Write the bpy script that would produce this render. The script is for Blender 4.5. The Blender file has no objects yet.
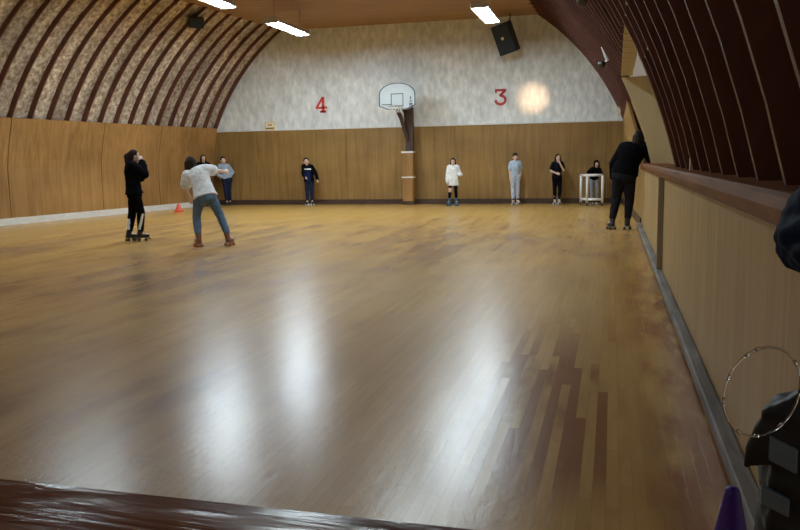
import bpy, math, random
from mathutils import Vector, Matrix, noise
random.seed(7)
scn = bpy.context.scene
col = scn.collection
PI = math.pi
V3 = Vector

# ------------------------------------------------------------------ materials
def newmat(name):
    m = bpy.data.materials.new(name); m.use_nodes = True
    nt = m.node_tree
    return m, nt, nt.nodes['Principled BSDF']

def plain(name, c, rough=.6, metal=0., spec=.4, coat=0., trans=0., emit=None, estr=0., var=0.12, vscale=9., sheen=0.):
    m, nt, b = newmat(name)
    b.inputs['Roughness'].default_value = rough
    b.inputs['Metallic'].default_value = metal
    b.inputs['Specular IOR Level'].default_value = spec
    b.inputs['Coat Weight'].default_value = coat
    b.inputs['Transmission Weight'].default_value = trans
    b.inputs['Sheen Weight'].default_value = sheen
    if emit:
        b.inputs['Emission Color'].default_value = (*emit, 1); b.inputs['Emission Strength'].default_value = estr
    if var > 0:
        tc = nt.nodes.new('ShaderNodeTexCoord')
        n = nt.nodes.new('ShaderNodeTexNoise'); n.inputs['Scale'].default_value = vscale; n.inputs['Detail'].default_value = 4
        nt.links.new(tc.outputs['Object'], n.inputs['Vector'])
        r = nt.nodes.new('ShaderNodeValToRGB')
        r.color_ramp.elements[0].position = .3; r.color_ramp.elements[1].position = .7
        r.color_ramp.elements[0].color = (*[x*(1-var) for x in c], 1)
        r.color_ramp.elements[1].color = (*[min(1, x*(1+var)) for x in c], 1)
        nt.links.new(n.outputs['Fac'], r.inputs['Fac'])
        nt.links.new(r.outputs['Color'], b.inputs['Base Color'])
    else:
        b.inputs['Base Color'].default_value = (*c, 1)
    return m

def grained(name, stops, scale=(6, 6, .5), rough=.5, detail=6, bump=.0, spec=.4, dist=1.0, second=None):
    """noise stretched along the grain; stops = [(pos, colour)...]"""
    m, nt, b = newmat(name)
    tc = nt.nodes.new('ShaderNodeTexCoord'); mp = nt.nodes.new('ShaderNodeMapping')
    mp.inputs['Scale'].default_value = scale
    n = nt.nodes.new('ShaderNodeTexNoise'); n.inputs['Scale'].default_value = 1; n.inputs['Detail'].default_value = detail
    n.inputs['Distortion'].default_value = dist
    r = nt.nodes.new('ShaderNodeValToRGB'); e = r.color_ramp.elements
    e[0].position, e[0].color = stops[0][0], (*stops[0][1], 1)
    e[1].position, e[1].color = stops[-1][0], (*stops[-1][1], 1)
    for p, c in stops[1:-1]:
        x = e.new(p); x.color = (*c, 1)
    nt.links.new(tc.outputs['Object'], mp.inputs['Vector']); nt.links.new(mp.outputs['Vector'], n.inputs['Vector'])
    nt.links.new(n.outputs['Fac'], r.inputs['Fac'])
    out = r.outputs['Color']
    if second:
        sc, lo, hi = second
        mp2 = nt.nodes.new('ShaderNodeMapping'); mp2.inputs['Scale'].default_value = sc
        n2 = nt.nodes.new('ShaderNodeTexNoise'); n2.inputs['Scale'].default_value = 1; n2.inputs['Detail'].default_value = 3
        nt.links.new(tc.outputs['Object'], mp2.inputs['Vector']); nt.links.new(mp2.outputs['Vector'], n2.inputs['Vector'])
        mr = nt.nodes.new('ShaderNodeMapRange'); mr.inputs['From Min'].default_value = .3; mr.inputs['From Max'].default_value = .7
        mr.inputs['To Min'].default_value = lo; mr.inputs['To Max'].default_value = hi
        nt.links.new(n2.outputs['Fac'], mr.inputs['Value'])
        mx = nt.nodes.new('ShaderNodeMix'); mx.data_type = 'RGBA'; mx.blend_type = 'MULTIPLY'
        mx.inputs[0].default_value = 1
        nt.links.new(out, mx.inputs[6]); nt.links.new(mr.outputs['Result'], mx.inputs[7])
        out = mx.outputs[2]
    nt.links.new(out, b.inputs['Base Color'])
    b.inputs['Roughness'].default_value = rough
    b.inputs['Specular IOR Level'].default_value = spec
    if bump:
        bp = nt.nodes.new('ShaderNodeBump'); bp.inputs['Strength'].default_value = bump; bp.inputs['Distance'].default_value = .02
        nt.links.new(n.outputs['Fac'], bp.inputs['Height']); nt.links.new(bp.outputs['Normal'], b.inputs['Normal'])
    return m

def floor_material():
    m, nt, b = newmat('worn strip maple')
    N = nt.nodes.new; L = nt.links.new
    tc = N('ShaderNodeTexCoord'); sp = N('ShaderNodeSeparateXYZ'); L(tc.outputs['Object'], sp.inputs[0])
    def math_(op, a, bb=None):
        n = N('ShaderNodeMath'); n.operation = op
        for i, v in enumerate((a, bb)):
            if v is None: continue
            if isinstance(v, (int, float)): n.inputs[i].default_value = v
            else: L(v, n.inputs[i])
        return n.outputs[0]
    def noise_(vec, scale, detail=3, rough=.5):
        mp = N('ShaderNodeMapping'); mp.inputs['Scale'].default_value = scale
        L(vec, mp.inputs['Vector'])
        n = N('ShaderNodeTexNoise'); n.inputs['Scale'].default_value = 1; n.inputs['Detail'].default_value = detail; n.inputs['Roughness'].default_value = rough
        L(mp.outputs['Vector'], n.inputs['Vector']); return n.outputs['Fac']
    def rng(v, a, c, lo=0., hi=1.):
        n = N('ShaderNodeMapRange'); n.inputs['From Min'].default_value = a; n.inputs['From Max'].default_value = c
        n.inputs['To Min'].default_value = lo; n.inputs['To Max'].default_value = hi
        L(v, n.inputs['Value']); return n.outputs['Result']
    def mix(f, a, c, mode='MIX'):
        n = N('ShaderNodeMix'); n.data_type = 'RGBA'; n.blend_type = mode
        for i, v in ((0, f), (6, a), (7, c)):
            if isinstance(v, (int, float)): n.inputs[i].default_value = v
            elif isinstance(v, tuple): n.inputs[i].default_value = (*v, 1)
            else: L(v, n.inputs[i])
        return n.outputs[2]
    W = .056
    bx = math_('DIVIDE', sp.outputs['X'], W)
    bid = math_('FLOOR', bx)
    fr = math_('FRACT', bx)
    w1 = N('ShaderNodeTexWhiteNoise'); w1.noise_dimensions = '1D'; L(bid, w1.inputs['W'])
    yo = math_('ADD', math_('DIVIDE', sp.outputs['Y'], 1.3), math_('MULTIPLY', w1.outputs['Value'], 7.))
    pid = math_('FLOOR', yo); pfr = math_('FRACT', yo)
    cb = N('ShaderNodeCombineXYZ'); L(bid, cb.inputs[0]); L(pid, cb.inputs[1])
    w2 = N('ShaderNodeTexWhiteNoise'); w2.noise_dimensions = '2D'; L(cb.outputs[0], w2.inputs['Vector'])
    tone = w2.outputs['Value']
    obj = tc.outputs['Object']
    base = mix(rng(tone, 0, 1), (.56, .32, .072), (.70, .42, .115))
    grain = noise_(obj, (40, 2.0, 1), 4)
    base = mix(rng(grain, .3, .7, 0, .3), base, (.30, .165, .055))
    # broad wear: rubbed dull grey-brown streaks in the skating lanes
    wear = noise_(obj, (.42, .20, 1), 6, .62)
    lane = math_('MULTIPLY', rng(sp.outputs['X'], -12.7, -10.2), rng(sp.outputs['Y'], 20.5, 14.5))
    lane = math_('MULTIPLY', lane, math_('MAXIMUM', rng(sp.outputs['X'], -.9, -2.6, .25, 1.), rng(sp.outputs['Y'], 7., 12.)))
    base = mix(math_('MULTIPLY', lane, rng(wear, .34, .62, .05, .9)), base, (.205, .105, .062))
    pale = noise_(obj, (2.6, .5, 1), 5, .55)
    base = mix(rng(pale, .40, .72, 0, .55), base, (.64, .42, .15))
    # old varnish left on single strips near the right wall
    sx = math_('MULTIPLY', rng(sp.outputs['X'], -.95, -.6), rng(sp.outputs['X'], .14, .02))
    sy = math_('MULTIPLY', rng(sp.outputs['Y'], 3.0, 3.5), rng(sp.outputs['Y'], 7.2, 5.4))
    reg = math_('MULTIPLY', sx, sy)
    edge = math_('MULTIPLY', rng(sp.outputs['X'], .10, .30), rng(sp.outputs['Y'], 13., 8.))
    pid2 = math_('FLOOR', math_('ADD', math_('DIVIDE', sp.outputs['Y'], 1.5), math_('MULTIPLY', w1.outputs['Value'], 5.)))
    cb2 = N('ShaderNodeCombineXYZ'); L(bid, cb2.inputs[0]); L(pid2, cb2.inputs[1])
    w3 = N('ShaderNodeTexWhiteNoise'); w3.noise_dimensions = '2D'; L(cb2.outputs[0], w3.inputs['Vector'])
    blot = noise_(obj, (5, 1.3, 1), 4)
    pick = rng(math_('ADD', w3.outputs['Value'], math_('MULTIPLY', blot, .8)), .76, .94)
    old = math_('MINIMUM', math_('ADD', math_('MULTIPLY', reg, pick), math_('MULTIPLY', edge, rng(blot, .38, .55))), 1.)
    base = mix(math_('MULTIPLY', old, .8), base, (.25, .075, .016))
    # joints between the strips
    gap = math_('MAXIMUM', math_('GREATER_THAN', math_('ABSOLUTE', math_('SUBTRACT', fr, .5)), .478), math_('GREATER_THAN', pfr, .997))
    base = mix(math_('MULTIPLY', gap, .35), base, (.08, .04, .02))
    L(base, b.inputs['Base Color'])
    b.inputs['Roughness'].default_value = .27
    b.inputs['Specular IOR Level'].default_value = .34
    b.inputs['Coat Weight'].default_value = .2; b.inputs['Coat Roughness'].default_value = .2
    bp = N('ShaderNodeBump'); bp.inputs['Strength'].default_value = .34; bp.inputs['Distance'].default_value = .005
    hh = math_('ADD', noise_(obj, (22, 13, 1), 5, .6), math_('MULTIPLY', gap, -1.))
    L(hh, bp.inputs['Height']); L(bp.outputs['Normal'], b.inputs['Normal']); L(bp.outputs['Normal'], b.inputs['Coat Normal'])
    return m

M = {}
M['floor'] = floor_material()
M['ply_left'] = grained('honey plywood', [(.3, (.29, .145, .045)), (.5, (.365, .192, .062)), (.72, (.43, .238, .085))], (7, 7, .45), .5, second=((.7, .7, .9), .8, 1.15))
M['ply_back'] = grained('olive tan plywood', [(.3, (.225, .128, .038)), (.5, (.285, .165, .050)), (.72, (.34, .205, .066))], (7, 7, .45), .5, second=((.6, .6, 1.2), .82, 1.15))
M['ply_rail'] = grained('pale plywood', [(.3, (.36, .235, .095)), (.5, (.42, .28, .115)), (.75, (.48, .33, .15))], (3, 9, .35), .5, second=((1, 1.5, 1), .88, 1.08))
M['foil'] = grained('silvery wall insulation', [(.28, (.60, .63, .63)), (.5, (.76, .79, .79)), (.70, (.93, .95, .95))], (7, 7, 3.4), .42, detail=14, bump=.5, dist=.25, second=((.45, .45, .6), .88, 1.06))
M['osb'] = grained('pale mottled roof board', [(.33, (.27, .19, .135)), (.5, (.50, .41, .32)), (.66, (.78, .69, .58))], (9, 9, 9), .6, detail=12, bump=.3, dist=.5, second=((.5, 1.65, .35), .6, 1.2))
M['rib'] = grained('dark red brown rib', [(.3, (.085, .028, .018)), (.7, (.155, .055, .034))], (4, 12, 2), .42)
M['roof_red'] = grained('dark stained roof board', [(.3, (.10, .036, .024)), (.7, (.17, .065, .042))], (3, 10, 3), .45)
M['ceil_ply'] = grained('brown ceiling plywood', [(.3, (.30, .165, .07)), (.7, (.40, .235, .10))], (.6, 5, 3), .6)
M['cream'] = grained('cream painted board', [(.3, (.60, .50, .29)), (.7, (.68, .575, .35))], (3, 3, 1), .55)
M['dark_skirt'] = grained('dark brown skirting', [(.3, (.045, .026, .018)), (.7, (.085, .05, .034))], (2, 8, 8), .45)
M['grey_skirt'] = grained('scuffed grey bumper board', [(.3, (.10, .09, .085)), (.5, (.19, .175, .16)), (.75, (.30, .275, .25))], (12, 1.2, 12), .6)
M['batten'] = grained('grey tan batten', [(.3, (.24, .195, .14)), (.7, (.34, .28, .20))], (6, 6, .6), .6)
M['white_skirt'] = grained('white skirting', [(.3, (.66, .63, .57)), (.7, (.80, .78, .73))], (3, 3, 8), .5)
M['ledge'] = grained('varnished brown ledge', [(.3, (.11, .036, .010)), (.5, (.18, .064, .017)), (.75, (.27, .11, .03))], (9, .9, 9), .5, spec=.12)
M['near_ledge'] = grained('dark glossy counter wood', [(.3, (.12, .034, .014)), (.55, (.18, .052, .020)), (.8, (.26, .09, .034))], (4, 22, 9), .18, bump=.16, spec=.6)
M['post_brown'] = grained('dark brown steel', [(.3, (.045, .026, .022)), (.7, (.085, .05, .042))], (5, 5, 2), .5)
M['black'] = plain('black plastic', (.012, .012, .014), .45)
M['blue_black'] = plain('blue black speaker cloth', (.012, .026, .042), .6)
M['white_plastic'] = plain('white plastic', (.78, .77, .74), .4, var=.04)
M['pvc'] = plain('white pipe', (.80, .80, .78), .35, var=.03)
M['housing'] = plain('white enamelled steel', (.45, .45, .43), .4, var=.04)
M['lens'] = plain('lit diffuser', (.9, .9, .9), .4, emit=(.78, .92, 1.0), estr=47., var=0)
M['lens_r'] = plain('lit diffuser right', (.9, .9, .9), .4, emit=(.80, .94, 1.0), estr=33., var=0)
M['lens_m'] = plain('lit diffuser middle', (.9, .9, .9), .4, emit=(.80, .94, 1.0), estr=22., var=0)
M['lens_n'] = plain('dim lit diffuser', (.9, .9, .9), .4, emit=(.80, .94, 1.0), estr=10., var=0)
M['board'] = plain('pale blue backboard', (.66, .74, .80), .35, var=.03)
M['marking'] = plain('navy marking', (.02, .03, .06), .5, var=0)
M['red_paint'] = plain('red paint', (.70, .07, .05), .55, var=.1)
M['red_dark'] = plain('dark red paint', (.48, .045, .045), .55, var=.1)
M['yellow'] = plain('yellow sign', (.80, .62, .25), .5, var=.05)
M['sign_cream'] = plain('cream sign', (.85, .80, .65), .5, var=.03)
M['orange_ink'] = plain('orange ink', (.55, .2, .06), .5, var=0)
M['net'] = plain('white net cord', (.8, .8, .8), .7, var=0)
M['steel'] = plain('steel', (.5, .5, .5), .3, metal=1., var=0)
M['skin'] = plain('skin', (.70, .49, .40), .5, var=.06, vscale=14)
M['lip'] = plain('lips', (.42, .18, .16), .45, var=0)
M['eye'] = plain('eyes', (.02, .015, .012), .3, var=0)
M['hair_black'] = grained('black hair', [(.3, (.010, .008, .008)), (.7, (.03, .022, .018))], (60, 60, 4), .55, spec=.08)
M['hair_brown'] = grained('dark brown hair', [(.3, (.012, .008, .006)), (.7, (.04, .024, .018))], (60, 60, 4), .55, spec=.08)
def cloth(k, name, c, rough=.85): M[k] = plain(name, c, rough, spec=.03, var=.16, vscale=16, sheen=.0)
cloth('c_black', 'black cloth', (.005, .005, .007))
cloth('c_black2', 'washed black cloth', (.009, .009, .012))
cloth('c_navy', 'navy cloth', (.010, .017, .06))
cloth('c_midnight', 'midnight blue jacket cloth', (.003, .008, .030), .6)
cloth('c_white', 'white cotton', (.82, .85, .90))
cloth('c_hoodie', 'off white fleece', (.80, .82, .82))
cloth('c_sweat', 'pale blue grey sweatshirt', (.36, .44, .54))
cloth('c_blue', 'light blue cotton', (.46, .59, .76))
cloth('c_palepants', 'pale grey blue trousers', (.45, .50, .60))
cloth('c_jeans', 'blue denim', (.12, .19, .29))
cloth('c_greyjeans', 'grey denim', (.34, .37, .42))
cloth('c_darkgrey', 'charcoal denim', (.016, .016, .021))
cloth('c_darkblue', 'dark navy trousers', (.018, .022, .045))
M['stripe'] = plain('white stripe', (.72, .72, .72), .7, var=.05)
M['boot_black'] = plain('black skate boot', (.015, .014, .015), .4)
M['boot_brown'] = plain('tan brown skate boot', (.20, .085, .045), .45)
M['boot_blue'] = plain('bright blue skate boot', (.04, .16, .30), .4)
M['boot_pale'] = plain('pale skate boot', (.55, .48, .43), .5)
M['wheel_dark'] = plain('dark wheel', (.03, .028, .03), .4, var=0)
M['wheel_red'] = plain('orange red wheel', (.50, .13, .06), .4, var=0)
M['wheel_white'] = plain('white wheel', (.7, .7, .68), .4, var=0)
M['wheel_blue'] = plain('blue wheel', (.05, .18, .34), .4, var=0)
M['cone_red'] = plain('orange red cone plastic', (.75, .11, .05), .4, var=.04)
M['cone_purple'] = plain('purple cone plastic', (.05, .010, .24), .4, var=.06)
M['bag'] = plain('black bag nylon', (.010, .011, .014), .5)
M['vinyl'] = plain('glossy dark vinyl panel', (.10, .15, .20), .3, spec=.7, var=.2)
M['clear'] = plain('clear plastic cord', (.95, .95, .95), .06, trans=1., spec=.6, var=0)
M['lamp_warm'] = plain('warm lamp face', (.9, .8, .6), .3, var=0)

# ------------------------------------------------------------------ mesh helpers
class MB:
    def __init__(s): s.v = []; s.f = []; s.m = []
    def quad(s, a, b, c, d, mi=0):
        i = len(s.v); s.v += [V3(a), V3(b), V3(c), V3(d)]; s.f.append((i, i+1, i+2, i+3)); s.m.append(mi)
    def box(s, x0, x1, y0, y1, z0, z1, mi=0, mat=None):
        P = [V3((x, y, z)) for z in (z0, z1) for y in (y0, y1) for x in (x0, x1)]
        if mat is not None: P = [mat @ p for p in P]
        i = len(s.v); s.v += P
        for q in ((0, 2, 3, 1), (4, 5, 7, 6), (0, 1, 5, 4), (2, 6, 7, 3), (1, 3, 7, 5), (0, 4, 6, 2)):
            s.f.append(tuple(i+k for k in q)); s.m.append(mi)
        return s
    def prism(s, pts, off, mi=0):
        """closed polygon pts (Vectors) extruded by vector off"""
        n = len(pts); i = len(s.v); off = V3(off)
        s.v += [V3(p) for p in pts] + [V3(p)+off for p in pts]
        s.f.append(tuple(i+k for k in reversed(range(n)))); s.m.append(mi)
        s.f.append(tuple(i+n+k for k in range(n))); s.m.append(mi)
        for k in range(n):
            k2 = (k+1) % n
            s.f.append((i+k, i+k2, i+n+k2, i+n+k)); s.m.append(mi)
        return s
    def rings(s, rr, mi=0, close=False):
        n = len(rr[0]); i = len(s.v)
        for r in rr: s.v += [V3(p) for p in r]
        K = len(rr)
        for a in range(K if close else K-1):
            b = (a+1) % K
            for k in range(n):
                k2 = (k+1) % n
                s.f.append((i+a*n+k, i+a*n+k2, i+b*n+k2, i+b*n+k)); s.m.append(mi)
        if not close:
            s.f.append(tuple(i+k for k in reversed(range(n)))); s.m.append(mi)
            s.f.append(tuple(i+(K-1)*n+k for k in range(n))); s.m.append(mi)
        return s
    def tube(s, pts, r, n=8, mi=0, close=False):
        pts = [V3(p) for p in pts]; K = len(pts); rr = []
        up = V3((0, 0, 1)); prev = None
        for k, p in enumerate(pts):
            if close: t = pts[(k+1) % K]-pts[k-1]
            else: t = pts[min(k+1, K-1)]-pts[max(k-1, 0)]
            t.normalize()
            if prev is None:
                a = t.orthogonal().normalized()
            else:
                a = (prev - t*prev.dot(t)).normalized()
            prev = a; b = t.cross(a)
            rad = r[k] if isinstance(r, (list, tuple)) else r
            rr.append([p + (a*math.cos(2*PI*j/n)+b*math.sin(2*PI*j/n))*rad for j in range(n)])
        return s.rings(rr, mi, close)
    def lathe(s, prof, c=(0, 0, 0), n=20, axis='Z', mi=0, mat=None):
        rr = []
        for r, z in prof:
            ring = []
            for j in range(n):
                a = 2*PI*j/n; p = V3((r*math.cos(a), r*math.sin(a), z))
                if axis == 'X': p = V3((p.z, p.x, p.y))
                if axis == 'Y': p = V3((p.x, p.z, p.y))
                p = p+V3(c)
                ring.append(mat @ p if mat is not None else p)
            rr.append(ring)
        return s.rings(rr, mi)
    # closed pieces for voxel union
    def cap(s, p0, p1, r0, r1, n=14, q=5):
        p0 = V3(p0); p1 = V3(p1); t = (p1-p0)
        if t.length < 1e-6: t = V3((0, 0, 1e-4))
        t.normalize(); a = t.orthogonal().normalized(); b = t.cross(a); rr = []
        for k in range(q+1):
            th = -PI/2 + PI/2*k/q
            rr.append([p0 + t*r0*math.sin(th) + (a*math.cos(2*PI*j/n)+b*math.sin(2*PI*j/n))*max(1e-4, r0*math.cos(th)) for j in range(n)])
        for k in range(q+1):
            th = PI/2*k/q
            rr.append([p1 + t*r1*math.sin(th) + (a*math.cos(2*PI*j/n)+b*math.sin(2*PI*j/n))*max(1e-4, r1*math.cos(th)) for j in range(n)])
        return s.rings(rr)
    def ell(s, c, rad, mat=None, n=18, q=12):
        rr = []
        for k in range(q+1):
            th = -PI/2+PI*k/q; ring = []
            for j in range(n):
                p = V3((rad[0]*max(1e-3, math.cos(th))*math.cos(2*PI*j/n), rad[1]*max(1e-3, math.cos(th))*math.sin(2*PI*j/n), rad[2]*math.sin(th)))+V3(c)
                ring.append(mat @ p if mat is not None else p)
            rr.append(ring)
        return s.rings(rr)
    def mesh(s, name, mats, smooth=False):
        me = bpy.data.meshes.new(name); me.from_pydata([tuple(p) for p in s.v], [], s.f); me.update()
        for m in (mats if isinstance(mats, (list, tuple)) else [mats]): me.materials.append(m)
        for p, mi in zip(me.polygons, s.m): p.material_index = mi; p.use_smooth = smooth
        import bmesh
        bm = bmesh.new(); bm.from_mesh(me); bmesh.ops.recalc_face_normals(bm, faces=bm.faces); bm.to_mesh(me); bm.free()
        return me
    def build(s, name, mats, parent=None, smooth=False, bevel=0, **tags):
        o = bpy.data.objects.new(name, s.mesh(name, mats, smooth)); col.objects.link(o)
        if parent: o.parent = parent
        if bevel:
            b = o.modifiers.new('bevel', 'BEVEL'); b.width = bevel; b.segments = 2; b.limit_method = 'ANGLE'
        for k, v in tags.items(): o[k] = v
        return o

def tag(o, label, cat, group=None):
    o['label'] = label; o['category'] = cat
    if group: o['group'] = group
    return o
def thing(name, label, cat, loc=(0, 0, 0), rz=0, group=None):
    o = bpy.data.objects.new(name, None); col.objects.link(o)
    o.location = loc; o.rotation_euler = (0, 0, rz); o.empty_display_size = .2
    return tag(o, label, cat, group)
def struct(mb, name, mats, parent=None, **k):
    o = mb.build(name, mats, parent, **k)
    if not parent: o['kind'] = 'structure'
    return o
def copy_tree(o, parent=None):
    c = o.copy(); col.objects.link(c); c.parent = parent
    for ch in [x for x in bpy.data.objects if x.parent == o]: copy_tree(ch, c)
    return c

def voxel(mb, size, smooth=2, wrinkle=0., wscale=14., seed=0.):
    """closed overlapping pieces fused into one continuous skin"""
    me = bpy.data.meshes.new('tmp'); me.from_pydata([tuple(p) for p in mb.v], [], mb.f)
    import bmesh
    bm = bmesh.new(); bm.from_mesh(me); bmesh.ops.recalc_face_normals(bm, faces=bm.faces); bm.to_mesh(me); bm.free()
    o = bpy.data.objects.new('tmp', me); col.objects.link(o)
    r = o.modifiers.new('r', 'REMESH'); r.mode = 'VOXEL'; r.voxel_size = size; r.use_smooth_shade = True
    if smooth:
        sm = o.modifiers.new('s', 'SMOOTH'); sm.factor = .5; sm.iterations = smooth
    dg = bpy.context.evaluated_depsgraph_get()
    out = bpy.data.meshes.new_from_object(o.evaluated_get(dg))
    bpy.data.objects.remove(o); bpy.data.meshes.remove(me)
    if wrinkle:
        for v in out.vertices:
            p = v.co*wscale + V3((seed, seed*2, 0)); p.z *= 1.6
            v.co += v.normal*wrinkle*(noise.noise(p)+.5*noise.noise(p*2.1))
        out.update()
    for p in out.polygons: p.use_smooth = True
    out.materials.clear()
    return out
def mobj(name, me, mats, parent=None):
    for m in (mats if isinstance(mats, (list, tuple)) else [mats]): me.materials.append(m)
    o = bpy.data.objects.new(name, me); col.objects.link(o)
    if parent: o.parent = parent
    return o

# ------------------------------------------------------------------ the hall
RF = .97; ZC = -.15; RZ = 7.3          # right foot of the arch, centre height, rise
YEND = 24.81
def yend(x): return YEND+.0204*(x+13.4)
def half(y): return 7.3+.0635*(24.9-max(y, 9.))
def arch(y, z, side, d=0.):
    """x of the arch at height z; d = inset of ribs towards the room"""
    a = half(y)+.12; s = math.sqrt(max(0, 1-((z-ZC)/RZ)**2))
    return (RF-a) + side*(a*s-d)
def xleft(y): return -13.4-.127*(24.8-max(y, 6.))
def xright(y): return .61 if y < 17 else .61-(y-17)*.031
ZCEIL = 5.8

# floor
mb = MB(); mb.box(-18.5, 2.2, -3, 25.6, -.12, 0)
struct(mb, 'floor', M['floor'])

# back wall: silvery gable over plywood
mb = MB()
xs0, xs1 = arch(24.9, ZCEIL+.1, -1), arch(24.9, ZCEIL+.1, 1)
pts = [(-13.9, yend(-13.9)+.06, 0), (.9, yend(.9)+.06, 0)]
pts += [(arch(24.9, z, 1, -.15), yend(arch(24.9, z, 1, -.15))+.06, z) for z in (1, 2, 2.6, 3.2, 3.8, 4.4, 4.9, 5.4, 5.9, 6.2)]
pts += [(arch(24.9, z, -1, -.15), yend(arch(24.9, z, -1, -.15))+.06, z) for z in (6.2, 5.9, 5.4, 4.9, 4.4, 3.8, 3.2, 2.6, 2, 1)]
mb.prism([V3(p) for p in pts], (0, .15, 0))
wb = struct(mb, 'wall_back', M['foil'])
edges = [-13.45, -11.0, -8.56, -6.2, -4.9, -2.59, -.15, .62]
for a, b in zip(edges[:-1], edges[1:]):
    mb = MB(); a2, b2 = a+.004, b-.004
    mb.prism([V3((a2, yend(a2), 0)), V3((b2, yend(b2), 0)), V3((b2, yend(b2)+.055, 0)), V3((a2, yend(a2)+.055, 0))], (0, 0, 2.5))
    struct(mb, 'plywood_panel', M['ply_back'], wb)
mb = MB(); mb.prism([V3((-2.64, yend(-2.6)-.012, .17)), V3((-2.54, yend(-2.6)-.012, .17)), V3((-2.54, yend(-2.6)-.001, .17)), V3((-2.64, yend(-2.6)-.001, .17))], (0, 0, 2.32))
struct(mb, 'cover_strip', M['ply_left'], wb)
mb = MB()
for a, b in ((-13.3, -6.8), (-6.1, .45)):
    mb.prism([V3((a, yend(a)-.02, 2.505)), V3((b, yend(b)-.02, 2.505)), V3((b, yend(b)+.055, 2.505)), V3((a, yend(a)+.055, 2.505))], (0, 0, .03))
struct(mb, 'trim_1', M['white_skirt'])
mb = MB(); mb.prism([V3((-13.36, yend(-13.36)-.03, 0)), V3((.33, yend(.33)-.03, 0)), V3((.33, yend(.33)-.001, 0)), V3((-13.36, yend(-13.36)-.001, 0))], (0, 0, .165))
struct(mb, 'baseboard_back', M['dark_skirt'])
# dark timber header closing the top of the gable
# left wall: plywood, upright then leaning in with the arch
wl = None
seams = [6., 8.9, 11.4, 13.85, 16.3, 19.45, 21.9, 24.78]
for a, b in zip(seams[:-1], seams[1:]):
    mb = MB(); K = 3
    for k in range(K):
        ya = a+.012+(b-a-.024)*k/K; yb = a+.012+(b-a-.024)*(k+1)/K
        def sec(y):
            x = xleft(y); t = arch(y, 2.62, -1, .14)
            lean = min(.36, t-x)
            P = [(x, 0), (x, 1.2), (x+lean*.03, 1.4), (x+lean*.12, 1.6), (x+lean*.5, 2.1), (x+lean, 2.62), (x+lean-.04, 2.64), (x-.06, 1.5), (x-.06, 0)]
            return [V3((px, y, pz)) for px, pz in P]
        mb.rings([sec(ya), sec(yb)])
    o = struct(mb, 'plywood_panel' if wl else 'wall_left', M['ply_left'], wl)
    wl = wl or o
mb = MB()
mb.rings([[V3((xleft(y)-.09, y, 0)), V3((xleft(y)-.065, y, 0)), V3((xleft(y)-.065, y, 2.4)), V3((xleft(y)-.09, y, 2.4))] for y in (6, 15, 24.8)])
struct(mb, 'backing', M['dark_skirt'], wl)
mb = MB()
mb.rings([[V3((xleft(y)+.002, y, 0)), V3((xleft(y)+.022, y, 0)), V3((xleft(y)+.022, y, .17)), V3((xleft(y)+.002, y, .17))] for y in (6, 15, 23.6)])
struct(mb, 'baseboard_left', M['white_skirt'])

# roof: boards between ribs on both slopes, flat ceiling on top
zs_l = [2.3, 2.6, 3.0, 3.4, 3.8, 4.2, 4.6, 5.0, 5.4, 5.82]
mb = MB(); ys = [4., 6.5, 9, 11, 13, 15, 17, 19, 21, 23, 25.02]
for y0, y1 in zip(ys[:-1], ys[1:]):
    for z0, z1 in zip(zs_l[:-1], zs_l[1:]):
        mb.quad((arch(y0, z0, -1), y0, z0), (arch(y1, z0, -1), y1, z0), (arch(y1, z1, -1), y1, z1), (arch(y0, z1, -1), y0, z1))
roof_l = struct(mb, 'ceiling', M['osb'])
roof_l['kind'] = 'structure'
def rib(y, z0, z1, side, d, w, parent, mat):
    mb = MB(); K = 14; rr = []
    for k in range(K+1):
        z = z0+(z1-z0)*k/K
        xo = arch(y, z, side, -.03); xi = arch(y, z, side, d)
        rr.append([V3((xo, y-w/2, z)), V3((xo, y+w/2, z)), V3((xi, y+w/2, z)), V3((xi, y-w/2, z))])
    mb.rings(rr); return mb.build('rib', mat, parent)
y = 16.29-.604*20
while y < 24.85:
    rib(y, 2.63, 5.82, -1, .15, .044, roof_l, M['rib']); y += .604
# right slope
Y0, Y1, ZT, ZM = 8.85, 15.0, 2.87, 2.5
zs_r = [1.22, 1.6, 2.0, ZM, ZT, 3.2, 3.6, 4.0, 4.4, 4.8, 5.2, 5.82]
ys = [-2., .5, 2.5, 4.5, 6.5, 7.6, Y0, 11, 13, Y1, 17.05, 19, 21, 23, 25.1]
mb = MB()
for y0, y1 in zip(ys[:-1], ys[1:]):
    for z0, z1 in zip(zs_r[:-1], zs_r[1:]):
        if y0 >= Y0 and y1 <= Y1 and z1 <= ZT+.01: continue
        if abs(y0-7.6) < .01 and z0 >= ZM-.01 and z1 <= ZT+.01: continue
        mb.quad((arch(y0, z0, 1), y0, z0), (arch(y1, z0, 1), y1, z0), (arch(y1, z1, 1), y1, z1), (arch(y0, z1, 1), y0, z1))
roof_r = struct(mb, 'ceiling', M['roof_red'])
k = 0; y = 2.73-.6*7
while y < 25.0:
    z0 = 1.3
    if Y0-.1 < y < Y1+.05: z0 = ZT
    elif y > Y1: z0 = 2.5
    rib(y, z0, 5.82, 1, .15, .045, roof_r, M['rib']); y += .6
for yy, z0, z1, d_ in ((Y0, 1.3, ZM, .15), (Y1+.03, 1.3, ZT, .06)):
    rib(yy, z0, z1, 1, d_, .06, roof_r, M['rib'])
for z_, ya, yb in ((ZT+.03, 7.6, Y1), (ZM-.03, 7.6, Y0)):      # headers of the opening
    mb = MB(); mb.rings([[V3((arch(yq, z_, 1, .10), yq, z_-.03)), V3((arch(yq, z_, 1, -.1), yq, z_-.03)), V3((arch(yq, z_, 1, -.1), yq, z_+.03)), V3((arch(yq, z_, 1, .10), yq, z_+.03))] for yq in (ya, yb)])
    mb.build('header', M['cream'], roof_r)
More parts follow.
